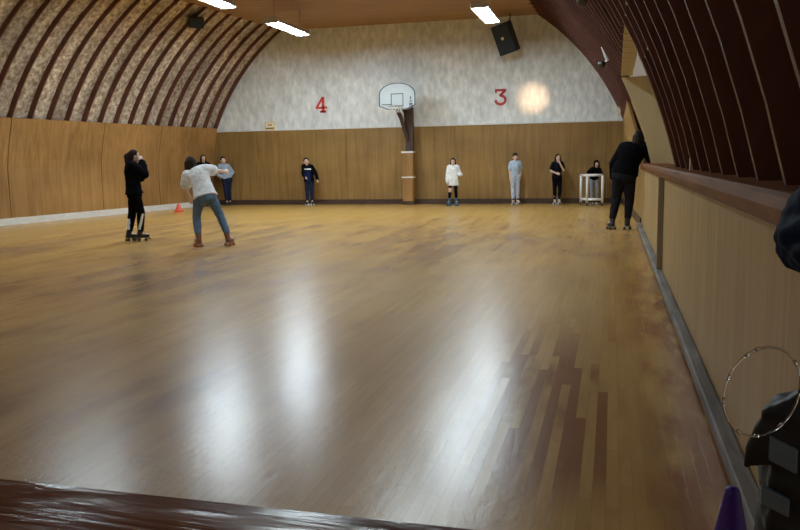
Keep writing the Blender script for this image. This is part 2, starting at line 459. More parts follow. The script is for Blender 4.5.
# flat ceiling
mb = MB(); ys = [4., 9, 13, 17, 19.4, 21.85, 23.6, 25.05]
for y0, y1 in zip(ys[:-1], ys[1:]):
    def rg(y): return [V3((arch(y, ZCEIL, -1)-.05, y, ZCEIL)), V3((arch(y, ZCEIL, 1)+.05, y, ZCEIL)), V3((arch(y, ZCEIL, 1)+.05, y, ZCEIL+.05)), V3((arch(y, ZCEIL, -1)-.05, y, ZCEIL+.05))]
    mb.rings([rg(y0+.006), rg(y1-.006)])
struct(mb, 'ceiling', M['ceil_ply'])
# alcove behind the opening in the right slope
mb = MB()
zz = [1.29, 1.6, 2.0, 2.4, 2.84]
mb.prism([V3((arch(Y1, z, 1, .125), Y1-.02, z)) for z in zz]+[V3((.6, Y1-.02, 2.86)), V3((.6, Y1-.02, 3.2)), V3((1.75, Y1-.02, 3.2)), V3((1.75, Y1-.02, 1.29))], (0, .03, 0))
mb.box(1.7, 1.76, 7.3, Y1+.07, 1.2, 3.2)
struct(mb, 'wall_alcove', M['cream'])
mb = MB(); mb.box(.55, 1.76, 7.3, Y1+.13, 3.2, 3.26)
struct(mb, 'ceiling_alcove', M['cream'])
mb = MB(); mb.box(.66, 1.7, 7.3, 7.36, 1.29, 3.2)
struct(mb, 'wall_alcove', M['cream'])

# right rail wall
YR0 = 2.5
wr = None
cuts = [YR0, 5.0, 7.4, 9.75, 12.2, 14.6, 16.6]
for a, b in zip(cuts[:-1], cuts[1:]):
    mb = MB(); mb.box(.60, .66, a+.003, b-.003, 0, 1.17)
    o = struct(mb, 'plywood_panel' if wr else 'wall_right', M['ply_rail'], wr); wr = wr or o
mb = MB(); mb.box(  .66, .74, YR0, 16.6, 0, 1.17); struct(mb, 'stud_frame', M['dark_skirt'], wr)
for yy in (9.75,):
    mb = MB(); mb.box(.535, .599, yy-.05, yy+.05, .09, 1.17); struct(mb, 'batten_post', M['batten'], wr)
mb = MB(); prof = [(.56, 1.172), (.55, 1.19), (.545, 1.235), (.555, 1.275), (.575, 1.29), (.99, 1.29), (.99, 1.172)]
mb.rings([[V3((x, yq, z)) for x, z in prof] for yq in (YR0-.04, 6, 10, 14, 16.64)])
struct(mb, 'trim_2', M['ledge'])
mb = MB(); mb.box(.515, .598, YR0, 16.6, .012, .085)
struct(mb, 'baseboard_right', M['grey_skirt'], bevel=.012)
# far right wall in plywood, leaning in like the left one
mb = MB()
def secr(y):
    x = xright(y)-.01; t = arch(y, 2.55, 1, .16)
    return [V3((px, y, pz)) for px, pz in ((x, 0), (x, 1.35), (x-.03, 1.5), (min(x-.05, t+.02), 2.55), (min(x, t+.06), 2.56), (x+.05, 1.5), (x+.05, 0))]
mb.rings([secr(q) for q in (16.65, 19, 21, 23, 25.06)])
wc = struct(mb, 'wall_corner', M['ply_back'])
mb = MB(); mb.rings([[V3((arch(q, z, 1, d_), q, z)) for z, d_ in ((1.3, .07), (1.9, .07), (2.55, .07), (2.55, .06), (1.9, .06), (1.3, .06))] for q in (15.1, 16.64)])
struct(mb, 'plywood_panel', M['ply_back'], wc)
mb = MB(); mb.rings([[V3((xright(q)-.035, q, 0)), V3((xright(q)-.012, q, 0)), V3((xright(q)-.012, q, .165)), V3((xright(q)-.035, q, .165))] for q in (16.65, 25.0)])
struct(mb, 'baseboard_corner', M['dark_skirt'])
# front counter the picture is taken over
mb = MB(); prof = [(.436, 1.2), (.436, 1.155), (.42, 1.148), (.09, 1.148), (.08, 1.16), (.08, 1.2)]
prof = [(.438, 1.2), (.444, 1.19), (.444, 1.155), (.43, 1.148), (.09, 1.148), (.08, 1.16), (.08, 1.19), (.09, 1.2)]
mb.rings([[V3((xq, yq, z)) for yq, z in prof] for xq in (-3.2, -1.5, -.4, .3)])
struct(mb, 'trim_3', M['near_ledge'])
mb = MB(); mb.box(-3.15, .26, .2, .32, 0, 1.147)
struct(mb, 'wall_front', M['ply_rail'])

# ------------------------------------------------------------------ lamps
LZ = 5.15
def lamp(x, y, mat, label):
    t = thing('ceiling_light', label, 'light', (x, y, LZ), 0, 'fluorescent lights in two rows')
    L2 = 1.06
    mb = MB(); pr = [(-.13, -.015), (-.12, -.05), (-.08, -.07), (.08, -.07), (.12, -.05), (.13, -.015)]
    mb.rings([[V3((px*k_, yq, pz)) for px, pz in pr] for yq, k_ in ((-L2, .45), (-L2+.05, .8), (-L2+.13, 1), (L2-.13, 1), (L2-.05, .8), (L2, .45))])
    mb.build('diffuser', mat, t)
    mb = MB(); pr = [(-.21, -.055), (-.165, -.012), (-.165, .03), (-.08, .075), (.08, .075), (.165, .03), (.165, -.012), (.21, -.055), (.215, -.05), (.18, .04), (.09, .09), (-.09, .09), (-.18, .04), (-.215, -.05)]
    mb.rings([[V3((px, yq, pz)) for px, pz in pr] for yq in (-L2-.03, L2+.03)])
    mb.build('housing', M['housing'], t)
    for s in (-1, 1):
        mb = MB(); mb.box(-.2, .2, s*(L2+.04)-.008, s*(L2+.04)+.008, -.075, .085); mb.build('end_cap', M['housing'], t)
    for s in (-1, 1):
        mb = MB(); mb.tube([(0, s*.9, .085), (0, s*.9, ZCEIL-LZ)], .008, 6); mb.build('hanger', M['steel'], t)
for x, y, m, lb in ((-8.75, 20.75, 'lens', 'long lit fluorescent fixture nearest the white wall, left row'),
                    (-8.85, 16.35, 'lens', 'lit fluorescent fixture cut off by the top edge, left row'),
                    (-3.2, 20.6, 'lens_r', 'lit fluorescent fixture beside the hanging speaker'),
                    (-3.2, 16.2, 'lens_r', 'right row fluorescent fixture, second from the white wall'),
                    (-9.3, 11.9, 'lens_m', 'left row fluorescent fixture, farthest from the white wall'),
                    (-3.2, 11.8, 'lens_m', 'right row fluorescent fixture, third from the white wall'),
                    (-3.2, 7.4, 'lens_n', 'right row fluorescent fixture, farthest from the white wall')):
    lamp(x, y, M[m], lb)

# small lamps on the right slope
def spotlamp(y, z, label, aim, lit=False):
    x = arch(y, z, 1, .15)
    t = thing('spotlight', label, 'spotlight', (x, y, z), 0, 'spotlights on the dark right slope')
    d = (V3(aim)-V3((x, y, z))).normalized(); q = d.to_track_quat('Z', 'Y').to_matrix().to_4x4()
    off = V3((-.10, 0, -.07))
    mb = MB(); mb.lathe([(.02, -.10), (.045, -.09), (.05, 0), (.075, .07), (.07, .085)], n=16, mat=Matrix.Translation(off) @ q)
    mb.build('lamp_head', M['black'], t, smooth=True)
    mb = MB(); mb.lathe([(.001, .086), (.066, .088), (.066, .083)], n=16, mat=Matrix.Translation(off) @ q); mb.build('lamp_face', M['lamp_warm'], t)
    mb = MB(); mb.tube([(-.10, 0, .26), (.0, 0, -.02)], .035, 10); mb.build('bracket', M['white_plastic'], t)
    mb = MB(); mb.tube([(-.02, 0, .0), (-.06, 0, -.04), off], .012, 8); mb.build('arm', M['white_plastic'], t)
    if lit:
        ld = bpy.data.lights.new('bulb', 'SPOT'); ld.energy = 1500; ld.color = (1, .62, .34); ld.spot_size = math.radians(7.5); ld.spot_blend = 1; ld.shadow_soft_size = .03
        lo = bpy.data.objects.new('bulb', ld); col.objects.link(lo); lo.parent = t
        lo.location = off + d*.1; lo.rotation_euler = d.to_track_quat('-Z', 'Y').to_euler()
spotlamp(15.9, 3.27, 'small white spotlight lower on the dark slope, above the cream opening', (-2.30, 25.0, 3.36), True)
spotlamp(10.3, 3.45, 'small spotlight at the top edge of the picture, on the dark slope', (-6, 22, 2))
# light box by the corner
o = MB().box(-.07, .0, -.06, .06, -.13, .13).build('junction_box', M['cream'], bevel=.01); o.location = (arch(23.6, 2.72, 1, .15), 23.6, 2.72)
tag(o, 'small cream box on the last rib above the right corner', 'box')

# ------------------------------------------------------------------ speakers
t = thing('hanging_speaker', 'black speaker hung tilted beside the right lamp, against the silvery wall', 'speaker', (-3.15, 24.35, 5.05), math.radians(-20))
R = Matrix.Rotation(math.radians(18), 4, 'X') @ Matrix.Rotation(math.radians(-12), 4, 'Y')
mb = MB(); pr = [(-.3, -.2), (.3, -.2), (.22, .22), (-.22, .22)]
mb.prism([R @ V3((px, py, -.45)) for px, py in pr], R.to_3x3() @ V3((0, 0, .9)))
mb.build('cabinet', M['blue_black'], t, bevel=.015)
mb = MB(); mb.box(-.27, .27, -.215, -.201, -.42, .42, mat=R); mb.build('grille', M['blue_black'], t)
mb = MB(); mb.lathe([(.001, -.226), (.045, -.224), (.05, -.216)], n=16, axis='Y', mat=R); o = mb.build('badge', M['white_plastic'], t); o.location = R @ V3((-.02, 0, .03))
mb = MB(); mb.tube([(0, .05, .40), (.02, .2, .62), (.02, .2, ZCEIL-5.05)], .018, 8); mb.build('hanger', M['black'], t)
x = arch(20.4, 5.45, -1, .15)
t = thing('wall_speaker', 'small black speaker clamped high on the left ribs beside the lamp', 'speaker', (x+.16, 20.4, 5.38), math.radians(40))
R = Matrix.Rotation(math.radians(15), 4, 'X')
MB().box(-.2, .2, -.14, .14, -.15, .15, mat=R).build('cabinet', M['black'], t, bevel=.015)
MB().box(-.17, .17, -.155, -.141, -.12, .12, mat=R).build('grille', M['blue_black'], t)
mb = MB(); mb.tube([(-.05, .1, .1), (-.14, .16, .12), (-.2, .18, .16)], .02, 8); mb.build('bracket', M['black'], t)
mb = MB(); mb.tube([(.15, 0, .14), (.22, 0, .24), (.28, 0, .22)], .012, 6); mb.build('cable', M['black'], t)

# ------------------------------------------------------------------ basketball goal on its post
px, py = -6.36, yend(-6.36)
t = thing('basketball_goal', 'basketball goal with pale fan backboard on a dark post, centre of the back wall', 'basketball goal', (px, py, 0))
MB().box(-.17, .17, -.40, -.15, .02, 1.66).build('wooden_casing', M['ply_left'], t, bevel=.01)
MB().box(-.20, .20, -.425, -.15, 1.66, 1.72).build('casing_cap', M['white_skirt'], t)
MB().box(-.20, .20, -.425, -.15, .86, .91).build('casing_band', M['white_skirt'], t)
MB().box(-.185, .185, -.42, -.15, 0, .12).build('plinth', M['dark_skirt'], t)
mb = MB(); mb.rings([[V3((cx-w, -.32-dy, z)), V3((cx+w, -.32-dy, z)), V3((cx+w, -.17-dy, z)), V3((cx-w, -.17-dy, z))] for cx, w, dy, z in ((.04, .12, 0, 1.7), (.05, .12, 0, 2.1), (.05, .14, .05, 2.55), (.06, .15, .15, 3.1))])
mb.build('post', M['post_brown'], t)
mb = MB(); mb.rings([[V3((cx-w, -.36-dy, z)), V3((cx+w, -.36-dy, z)), V3((cx+w, -.3-dy, z)), V3((cx-w, -.3-dy, z))] for cx, w, dy, z in ((0, .05, 0, 2.05), (-.14, .06, .25, 2.75), (-.20, .07, .5, 3.02))])
mb.build('brace', M['post_brown'], t)
BX, BY, BZ = -.15, -1.0, 3.0            # backboard
def fan(sc=1.0, dz=0):
    P = [(-.5, .02), (.2-.2, -.07), (.5, .02), (.60, .10), (.60, .45)]
    P = [(-.60, .12), (-.30, .0), (.30, .0), (.60, .12), (.60, .48)]
    for k in range(1, 12):
        a = PI*k/12; P.append((.60*math.cos(a), .48+.36*math.sin(a)))
    P.append((-.60, .48))
    return [(x*sc, (z-.4)*sc+.4) for x, z in P]
mb = MB(); mb.prism([V3((BX+x, BY, BZ+z)) for x, z in fan(1.0)], (0, .04, 0)); bb = mb.build('backboard', M['board'], t)
mb = MB(); fo, fi = fan(.985), fan(.93); n = len(fo); i0 = 0
mb.v = [V3((BX+x, BY-.004, BZ+z)) for x, z in fo]+[V3((BX+x, BY-.004, BZ+z)) for x, z in fi]
for k in range(n): mb.f.append((k, (k+1) % n, n+(k+1) % n, n+k)); mb.m.append(0)
mb.build('border_line', M['marking'], bb)
mb = MB(); x0, x1, z0, z1, w = -.2, .2, .1, .5, .022
for a in ((x0, x1, z0, z0+w), (x0, x1, z1-w, z1), (x0, x0+w, z0, z1), (x1-w, x1, z0, z1), (-.5, -.2, .16, .16+w)): mb.box(BX+a[0], BX+a[1], BY-.006, BY-.001, BZ+a[2], BZ+a[3])
mb.build('target_square', M['marking'], bb)
mb = MB()
for k, (dx, dz, w, h) in enumerate(((.40, .10, .03, .10), (.46, .10, .03, .10), (.40, .24, .09, .025), (.42, .30, .03, .10), (.38, .16, .1, .02))): mb.box(BX+dx, BX+dx+w, BY-.006, BY-.001, BZ+dz, BZ+dz+h)
mb.build('side_marks', M['marking'], bb)
rm = MB().tube([(BX+.02+.225*math.cos(2*PI*k/24), BY-.27+.225*math.sin(2*PI*k/24), BZ+.10) for k in range(24)], .012, 8, close=True).build('rim', M['housing'], t)
mb = MB()
for k in range(12):
    for s in (1, -1):
        a0 = 2*PI*k/12; a1 = a0+s*2*PI/12
        mb.tube([(BX+.02+.225*math.cos(a0), BY-.27+.225*math.sin(a0), BZ+.10), (BX+.02+.15*math.cos(a1), BY-.27+.15*math.sin(a1), BZ-.1)], .006, 4)
mb.build('net', M['net'], rm)
MB().box(BX-.1, BX+.22, BY+.04, BY+.10, BZ+.02, BZ+.25).build('mounting_plate', M['post_brown'], t)
mb = MB(); mb.tube([(BX+.1, BY+.08, BZ+.12), (-.05, -.42, 2.95)], .05, 8); mb.tube([(BX+.2, BY+.08, BZ+.2), (.05, -.42, 3.05)], .04, 8); mb.build('support_arm', M['post_brown'], t)

# ------------------------------------------------------------------ numbers and sign on the back wall
def strokes(name, mat, x, z, segs, label, cat, s=1.):
    """thick polyline strokes in wall coordinates, extruded 1 cm"""
    mb = MB(); mb_y = yend(x)+.06-.012
    for pts, w in segs:
        n = len(pts); Lf = []; Rt = []
        for k in range(n):
            p = V3((pts[k][0], 0, pts[k][1])); a = V3((pts[max(k-1, 0)][0], 0, pts[max(k-1, 0)][1])); b = V3((pts[min(k+1, n-1)][0], 0, pts[min(k+1, n-1)][1]))
            t_ = (b-a).normalized(); nn = V3((-t_.z, 0, t_.x))*w/2
            Lf.append(p+nn); Rt.append(p-nn)
        for k in range(n-1):
            mb.prism([Lf[k]*s, Lf[k+1]*s, Rt[k+1]*s, Rt[k]*s], (0, .012, 0))
    o = mb.build(name, mat); o.location = (x, mb_y, z)
    return tag(o, label, cat)
strokes('painted_number', M['red_paint'], -9.4, 3.06, [([(.05, .5), (-.17, .17)], .075), ([(-.205, .16), (.2, .16)], .07), ([(.06, .52), (.06, .0)], .095), ([(-.06, .035), (.17, .035)], .07)],
        'red number 4 on the silvery wall, left of the backboard', 'number')
bowl = [(-.02, .30)]+[(.0+.155*math.cos(a), .165+.135*math.sin(a)) for a in [math.radians(d) for d in range(80, -181, -20)]]
strokes('painted_number', M['red_dark'], -3.43, 3.10, [([(-.17, .47), (.18, .47)], .07), ([(-.145, .49), (-.145, .38)], .055), ([(.15, .46), (-.03, .29)], .08), (bowl, .08)],
        'red number 3 on the silvery wall, right of the backboard', 'number')
t = thing('wall_sign', 'small yellow sign on top of the plywood, left end of the back wall', 'sign', (-11.27, yend(-11.27)+.02, 2.54), math.radians(2))
MB().box(-.18, .18, -.012, .012, 0, .26).build('board', M['yellow'], t)
MB().box(-.13, .16, -.014, -.0125, .085, .225).build('cream_field', M['sign_cream'], t)
MB().box(-.06, .0, -.016, -.0145, .13, .19).box(.02, .09, -.016, -.0145, .13, .19).build('red_marks', M['orange_ink'], t)
MB().box(-.14, .15, -.016, -.0145, .04, .07).build('black_bar', M['black'], t)

# ------------------------------------------------------------------ people
def bez(p, a, b, t): return p[0]
def person(label, loc, face, H, pose, wear, group=None, voxel_size=.0085, girth=1.0, skates=('boot_black', 'wheel_dark'), hair=('hair_black', 'long'), lift=None):
    """pose in metres for a 1.70 m body: person's right is +x, forward +y, ground 0. wear: list of clothing."""
    s = H/1.70
    c = V3((-loc[0], -loc[1], 0)).normalized(); r = V3((-c.y, c.x, 0))
    fwd = c*math.cos(math.radians(face))+r*math.sin(math.radians(face))
    rz = math.atan2(-fwd.x, fwd.y)
    root = thing('person', label, 'person', loc, rz, group)
    up = .075/s
    P = dict(pel=(0, 0, .93), chest=(0, .0, 1.22), neck=(0, -.01, 1.43), head=(0, .02, 1.575),
             sl=(-.17, -.01, 1.38), sr=(.17, -.01, 1.38), el=(-.22, -.03, 1.10), er=(.22, -.03, 1.10), wl=(-.23, .04, .86), wr=(.23, .04, .86),
             hl=(-.085, 0, .90), hr=(.085, 0, .90), kl=(-.09, .025, .49), kr=(.09, .025, .49), al=(-.09, -.02, .085), ar=(.09, -.02, .085),
             fl=10., fr=-10., hyaw=0., hpitch=0., hroll=0., thumb_l=(.3, 1, 0), thumb_r=(-.3, 1, 0))
    P.update(pose)
    hs = s
    if pose.get('kid'):
        for k_ in list(P):
            if k_[0] in 'sew' and k_[1:] in ('l', 'r') and isinstance(P[k_], tuple):
                n0 = P['neck']; P[k_] = (n0[0]+(P[k_][0]-n0[0])*.86, P[k_][1], P[k_][2])
        P['head'] = (P['head'][0], P['head'][1], P['head'][2]+.012); hs = s*1.2
    J = {k: V3((v[0], v[1], v[2]+up))*s for k, v in P.items() if isinstance(v, tuple) and not k.startswith('thumb')}
    g = girth
    HM = Matrix.Translation(J['head']) @ Matrix.Rotation(math.radians(P['hyaw']), 4, 'Z') @ Matrix.Rotation(math.radians(P['hroll']), 4, 'Y') @ Matrix.Rotation(math.radians(P['hpitch']), 4, 'X') @ Matrix.Scale(hs, 4)
    lat = (J['sr']-J['sl']).normalized(); latp = (J['hr']-J['hl']).normalized()
    def spine(t):
        a, b, c_ = J['pel'], J['chest'], J['neck']
        return a*(1-t)*(1-2*t)+b*4*t*(1-t)+c_*t*(2*t-1)
    def torso(mb, rings, extra=0.):
        rr = []
        for t_, w, d in rings:
            p = spine(t_); tg = (spine(t_+.02)-spine(t_-.02)).normalized()
            l = (latp.lerp(lat, min(1, max(0, t_)))); l = (l-tg*l.dot(tg)).normalized(); f_ = tg.cross(l)
            w2, d2 = (w*g+extra)*s, (d*g+extra)*s
            rr.append([p+l*w2*math.cos(2*PI*j/20)+f_*d2*math.sin(2*PI*j/20)*(1-.0*0) for j in range(20)])
        mb.rings(rr)
    T = [(-.26, .06, .06), (-.2, .12, .09), (-.02, .158, .108), (.3, .132, .093), (.62, .152, .108), (.82, .150, .092), (.95, .105, .066), (1.06, .052, .052)]
    def arm(mb, sd, a=.0, upto=1.0):
        S, E, W = J['s'+sd], J['e'+sd], J['w'+sd]
        mb.cap(S, E, (.053*g+a)*s, (.041+a)*s)
        if upto > .5:
            q = E.lerp(W, upto); mb.cap(E, q, (.041+a)*s, (.041-.014*upto+a)*s)
        else:
            pass
    def leg(mb, sd, a=.0, z=1.0, flare=0.):
        Hp, K, A = J['h'+sd], J['k'+sd], J['a'+sd]
        mb.cap(Hp, K, (.085*g+a)*s, (.056*math.sqrt(g)+a)*s)
        if z > 0:
            q = K.lerp(A, z); m_ = K.lerp(A, .32*z)
            mb.cap(K, m_, (.055*math.sqrt(g)+a)*s, (.055+a)*s); mb.cap(m_, q, (.055+a)*s, (.055-.02*z+a+flare)*s)
    # body: one continuous skin
    b = MB(); torso(b, T)
    b.cap(J['neck']-V3((0, 0, .03))*s, HM @ V3((0, -.015, -.05)), .056*s, .05*s)
    b.cap(J['sl'], J['sl'].lerp(J['neck'], .7), .055*s, .05*s); b.cap(J['sr'], J['sr'].lerp(J['neck'], .7), .055*s, .05*s)
    for sd in 'lr': arm(b, sd); leg(b, sd)
    b.ell((0, -.012, .022), (.074, .094, .092), HM); b.ell((0, .022, -.052), (.054, .062, .062), HM); b.ell((0, .04, -.02), (.058, .052, .06), HM)
    b.cap(HM @ V3((0, .088, .01)), HM @ V3((0, .108, -.026)), .009*hs, .013*hs)
    for e in (-1, 1):
        b.ell((e*.075, -.008, -.008), (.012, .02, .032), HM, 10, 8)
        b.ell((e*.031, .079, .034), (.025, .012, .008), HM, 10, 8)
        b.ell((e*.030, .076, .008), (.014, .012, .011), HM, 10, 8)
    b.ell((0, .086, -.058), (.024, .01, .009), HM, 10, 8)
    # hands: palm, four unequal curled fingers, thumb
    for sd, e in (('l', -1), ('r', 1)):
        W = J['w'+sd]; d = (W-J['e'+sd]).normalized()
        if 'hd'+sd in P: d = V3(P['hd'+sd]).normalized()
        th = V3(P['thumb_'+sd]); th = (th-d*th.dot(d)).normalized()
        pn = d.cross(th)*(-e)      # palm side
        def hp(x, y, z): return W+(th*x+pn*y+d*z)*s
        for xx in (-.024, 0, .024): b.cap(hp(xx*.7, 0, .01), hp(xx, .004, .082), .017*s, .016*s, 10, 4)
        for xx, ln in ((.031, .068), (.011, .078), (-.010, .072), (-.029, .056)):
            p0 = hp(xx, .004, .085); p1 = hp(xx*1.1, .012, .085+ln*.5); p2 = hp(xx*1.1, .036, .085+ln*.88)
            b.cap(p0, p1, .0105*s, .0095*s, 8, 3); b.cap(p1, p2, .0095*s, .008*s, 8, 3)
        b.cap(hp(.022, .004, .022), hp(.052, .016, .06), .015*s, .011*s, 8, 3); b.cap(hp(.052, .016, .06), hp(.05, .034, .092), .011*s, .009*s, 8, 3)
    for sd in 'lr':                       # foot inside the boot
        yaw = math.radians(P['f'+sd]); dv = V3((-math.sin(yaw), math.cos(yaw), 0)); A = J['a'+sd]
        b.cap(A+V3((0, 0, -.02))*s, A+(dv*.12+V3((0, 0, -.045)))*s, .036*s, .028*s)
    me = voxel(b, voxel_size*(1 if s > .8 else .9), 2)
    body = mobj('body', me, [M['skin'], M['eye'], M['lip']], root)
    ey = [HM @ V3((e*.031, .089, .008)) for e in (-1, 1)]; lp = HM @ V3((0, .094, -.058)); HI = HM.inverted()
    for p in me.polygons:
        cc = p.center
        if min((cc-q).length for q in ey) < .0125*s: p.material_index = 1
        elif (cc-lp).length < .03*s:
            l = HI @ cc
            if abs(l.z+.058) < .0085 and abs(l.x) < .025 and l.y > .07: p.material_index = 2
    # hair
    hm, style = hair
    h = MB(); h.ell((0, -.022, .034), (.083, .094, .098), HM)
    if style == 'long':
        for x in (-.062, .062): h.cap(HM @ V3((x, -.01, .03)), HM @ V3((x*1.15, -.005, -.13)), .03*hs, .028*hs)
        h.cap(HM @ V3((0, -.075, 0)), HM @ V3((0, -.085, -.2)), .065*hs, .05*hs)
        for x in (-.06, .06): h.cap(HM @ V3((x, -.06, -.02)), HM @ V3((x*1.1, -.05, -.24)), .038*hs, .025*hs)
    elif style == 'pony':
        h.cap(HM @ V3((0, -.09, .05)), HM @ V3((0, -.15, .0)), .04*hs, .045*hs); h.cap(HM @ V3((0, -.15, .0)), HM @ V3((.01, -.15, -.25)), .05*hs, .03*hs)
        for x in (-.06, .06): h.cap(HM @ V3((x, -.03, .03)), HM @ V3((x, -.045, -.05)), .03*hs, .025*hs)
        h.cap(HM @ V3((0, -.08, 0)), HM @ V3((0, -.085, -.13)), .06*hs, .05*hs)
    elif style == 'bob':
        for x in (-.066, .066): h.cap(HM @ V3((x, -.01, .03)), HM @ V3((x*1.1, 0, -.09)), .034*hs, .034*hs)
        h.cap(HM @ V3((0, -.07, 0)), HM @ V3((0, -.08, -.11)), .075*hs, .07*hs)
        h.cap(HM @ V3((-.05, -.06, 0)), HM @ V3((-.06, -.06, -.1)), .05*hs, .045*hs); h.cap(HM @ V3((.05, -.06, 0)), HM @ V3((.06, -.06, -.1)), .05*hs, .045*hs)
    elif style == 'hood':
        h = MB(); h.ell((0, -.035, .03), (.098, .105, .115), HM); h.cap(HM @ V3((0, -.05, -.04)), HM @ V3((0, -.05, -.13)), .08*hs, .085*hs)
        for x in (-.07, .07): h.cap(HM @ V3((x, .0, .04)), HM @ V3((x, .01, -.08)), .035*hs, .035*hs)
    else:
        h.cap(HM @ V3((0, -.07, 0)), HM @ V3((0, -.07, -.05)), .055*hs, .045*hs)
        if style == 'fringe': h.ell((0, .045, .072), (.066, .045, .026), HM)
    mobj('hood' if style == 'hood' else 'hair', voxel(h, .010, 1, .004, 40., H), M[hm], root)
    # clothes
    for w in wear:
        k = w['k']; a = w.get('a', .016); m = MB()
        if k == 'top':
            hem = w.get('hem', -.06); rings = [(hem, .158+w.get('flare', 0.), .112+w.get('flare', 0.))]+[r_ for r_ in T if max(hem+.06, -.05) < r_[0] < .9]+[(.96, .11, .07), (1.02, .066, .058)]
            torso(m, rings, a)
            for sd in 'lr':
                sl = w.get('sleeve', 1.0)
                m.cap(J['s'+sd].lerp(J['neck'], .5), J['s'+sd], (.05+a)*s, (.055*g+a)*s)
                if sl < .5: m.cap(J['s'+sd], J['s'+sd].lerp(J['e'+sd], .62), (.056*g+a)*s, (.055+a*1.3)*s)
                else: arm(m, sd, a, sl*.97)
            if w.get('hoodback'): m.cap(J['neck']+V3((-.05, -.07, .0))*s, J['neck']+V3((.05, -.07, 0))*s, .055*s, .055*s)
        if k == 'legs':
            torso(m, [(-.27, .10, .09), (-.2, .15, .118), (-.1, .165, .122), (.0, .160, .110), (.03, .15, .10)], a+.002)
            for sd in 'lr': leg(m, sd, a, w.get('to', .93), w.get('flare', 0.))
        me = voxel(m, w.get('vox', .012), 2, w.get('wr', .006), 13., H+len(k))
        mats = [M[w['m']]]
        if w.get('stripe'): mats.append(M[w.get('sm', 'stripe')])
        if w.get('stripe2'): mats.append(M[w['sm2']])
        mobj(w['n'], me, mats, root)
        if w.get('stripe'):
            for p in me.polygons:
                if w['stripe'](p.center/s-V3((0, 0, up)), p.normal): p.material_index = 1
                elif w.get('stripe2') and w['stripe2'](p.center/s-V3((0, 0, up)), p.normal): p.material_index = 2
    # skates
    bm_, wm_ = skates
    for sd in 'lr':
        A = J['a'+sd]; yaw = math.radians(P['f'+sd]); pit = math.radians(P.get('p'+sd, 0.))
        lf = max(0, A.z-(.085+up)*s)
        Mx = Matrix.Translation((A.x, A.y, lf)) @ Matrix.Rotation(yaw, 4, 'Z') @ Matrix.Translation((0, -.03*s, 0)) @ Matrix.Rotation(pit, 4, 'X') @ Matrix.Translation((0, .03*s, 0))
        q = s
        bt = MB(); ax = Mx.inverted() @ A
        bt.cap((0, -.02*q, .10), ax+(Mx.inverted().to_3x3() @ (J['k'+sd]-A)).normalized()*.125*q, .048*q, .055*q); bt.cap((0, -.03*q, .105), (0, .13*q, .094), .046*q, .040*q)
        bt.box(-.036*q, .036*q, -.07*q, .155*q, .066, .085)
        bt.v = [Mx @ v for v in bt.v]
        bo = mobj('skate', voxel(bt, .008, 1), M[bm_], root)
        pl = MB(); pl.box(-.028*q, .028*q, -.06*q, .14*q, .052, .068, mat=Mx)
        for yy in (-.035, .095): pl.box(-.05*q, .05*q, yy*q-.01, yy*q+.01, .024, .055, mat=Mx)
        pl.build('plate', M['steel'], bo)
        for yy in (-.035, .095):
            for xx in (-.048, .048):
                wh = MB(); wh.lathe([(.008, -.016), (.026, -.016), (.03, -.010), (.03, .010), (.026, .016), (.008, .016)], (xx*q, yy*q, .03), 14, 'X', mat=Mx); wh.build('wheel', M[wm_], bo, smooth=False)
        ts = MB(); ts.lathe([(.012, .0), (.02, -.005), (.021, -.03)], (0, .165*q, .062), 12, mat=Mx); ts.build('toe_stop', M['wheel_dark'], bo)
    return root

TOP = lambda m, n='sweatshirt', **k: dict(k='top', m=m, n=n, **k)
LEG = lambda m, n='trousers', **k: dict(k='legs', m=m, n=n, **k)

# woman in black, seen from her side, hand at her mouth
def leg_stripe(c, n):
    if c.x > 0: return .15 < c.z < .46 and abs(c.y - (.025 + (c.z-.1)*.26)) < .024
    return .15 < c.z < .36 and abs(c.y - (-.155 + (c.z-.1)*.10)) < .026
person('person in all black on skates, white stripes on the calves, hand to mouth', (-8.66, 12.9, 0), 98, 1.64,
       dict(pel=(0, 0, .93), chest=(0, -.01, 1.22), neck=(0, .0, 1.43), head=(0, .055, 1.575), er=(.24, .18, 1.22), wr=(.10, .17, 1.45), el=(-.2, .17, 1.15), wl=(-.02, .22, 1.38),
            ar=(.06, .07, .085), kr=(.09, .09, .49), al=(-.06, -.13, .085), kl=(-.085, -.04, .49), hdr=(-.3, -.2, 1), hdl=(.3, -.2, 1), thumb_r=(0, -1, 0), thumb_l=(0, -1, 0), fr=-5, fl=15, hyaw=-6),
       [TOP('c_black', 'jacket', a=.045, hem=-.12, flare=.02), LEG('c_black', 'leggings', a=.024, to=.84, stripe=leg_stripe, wr=.003)],
       hair=('hair_brown', 'pony'), skates=('boot_black', 'wheel_dark'), voxel_size=.008)
# skater in white T-shirt, back to us, leaning
person('person in white T-shirt and blue jeans skating away, arms out', (-6.73, 12.24, 0), 178, 1.68,
       dict(pel=(-.08, -.05, .86), chest=(-.15, .06, 1.10), neck=(-.22, .17, 1.26), head=(-.29, .25, 1.375), hyaw=-30, hpitch=-12, hroll=-12,
            sl=(-.37, .13, 1.17), sr=(-.06, .12, 1.27), el=(-.41, .2, .93), wl=(-.36, .36, .78), er=(.14, .25, 1.24), wr=(.28, .42, 1.22), thumb_r=(0, .2, 1), thumb_l=(1, .3, 0),
            hl=(-.165, -.05, .82), hr=(.005, -.05, .83), kl=(-.24, .07, .45), kr=(.16, .06, .47), al=(-.22, -.06, .085), ar=(.30, -.10, .085), fl=20, fr=-25),
       [TOP('c_white', 'shirt', a=.038, hem=-.12, sleeve=.4, flare=.022, wr=.006), LEG('c_jeans', 'jeans', a=.020, to=.80, wr=.008)],
       hair=('hair_brown', 'bob'), skates=('boot_brown', 'wheel_red'), voxel_size=.008)
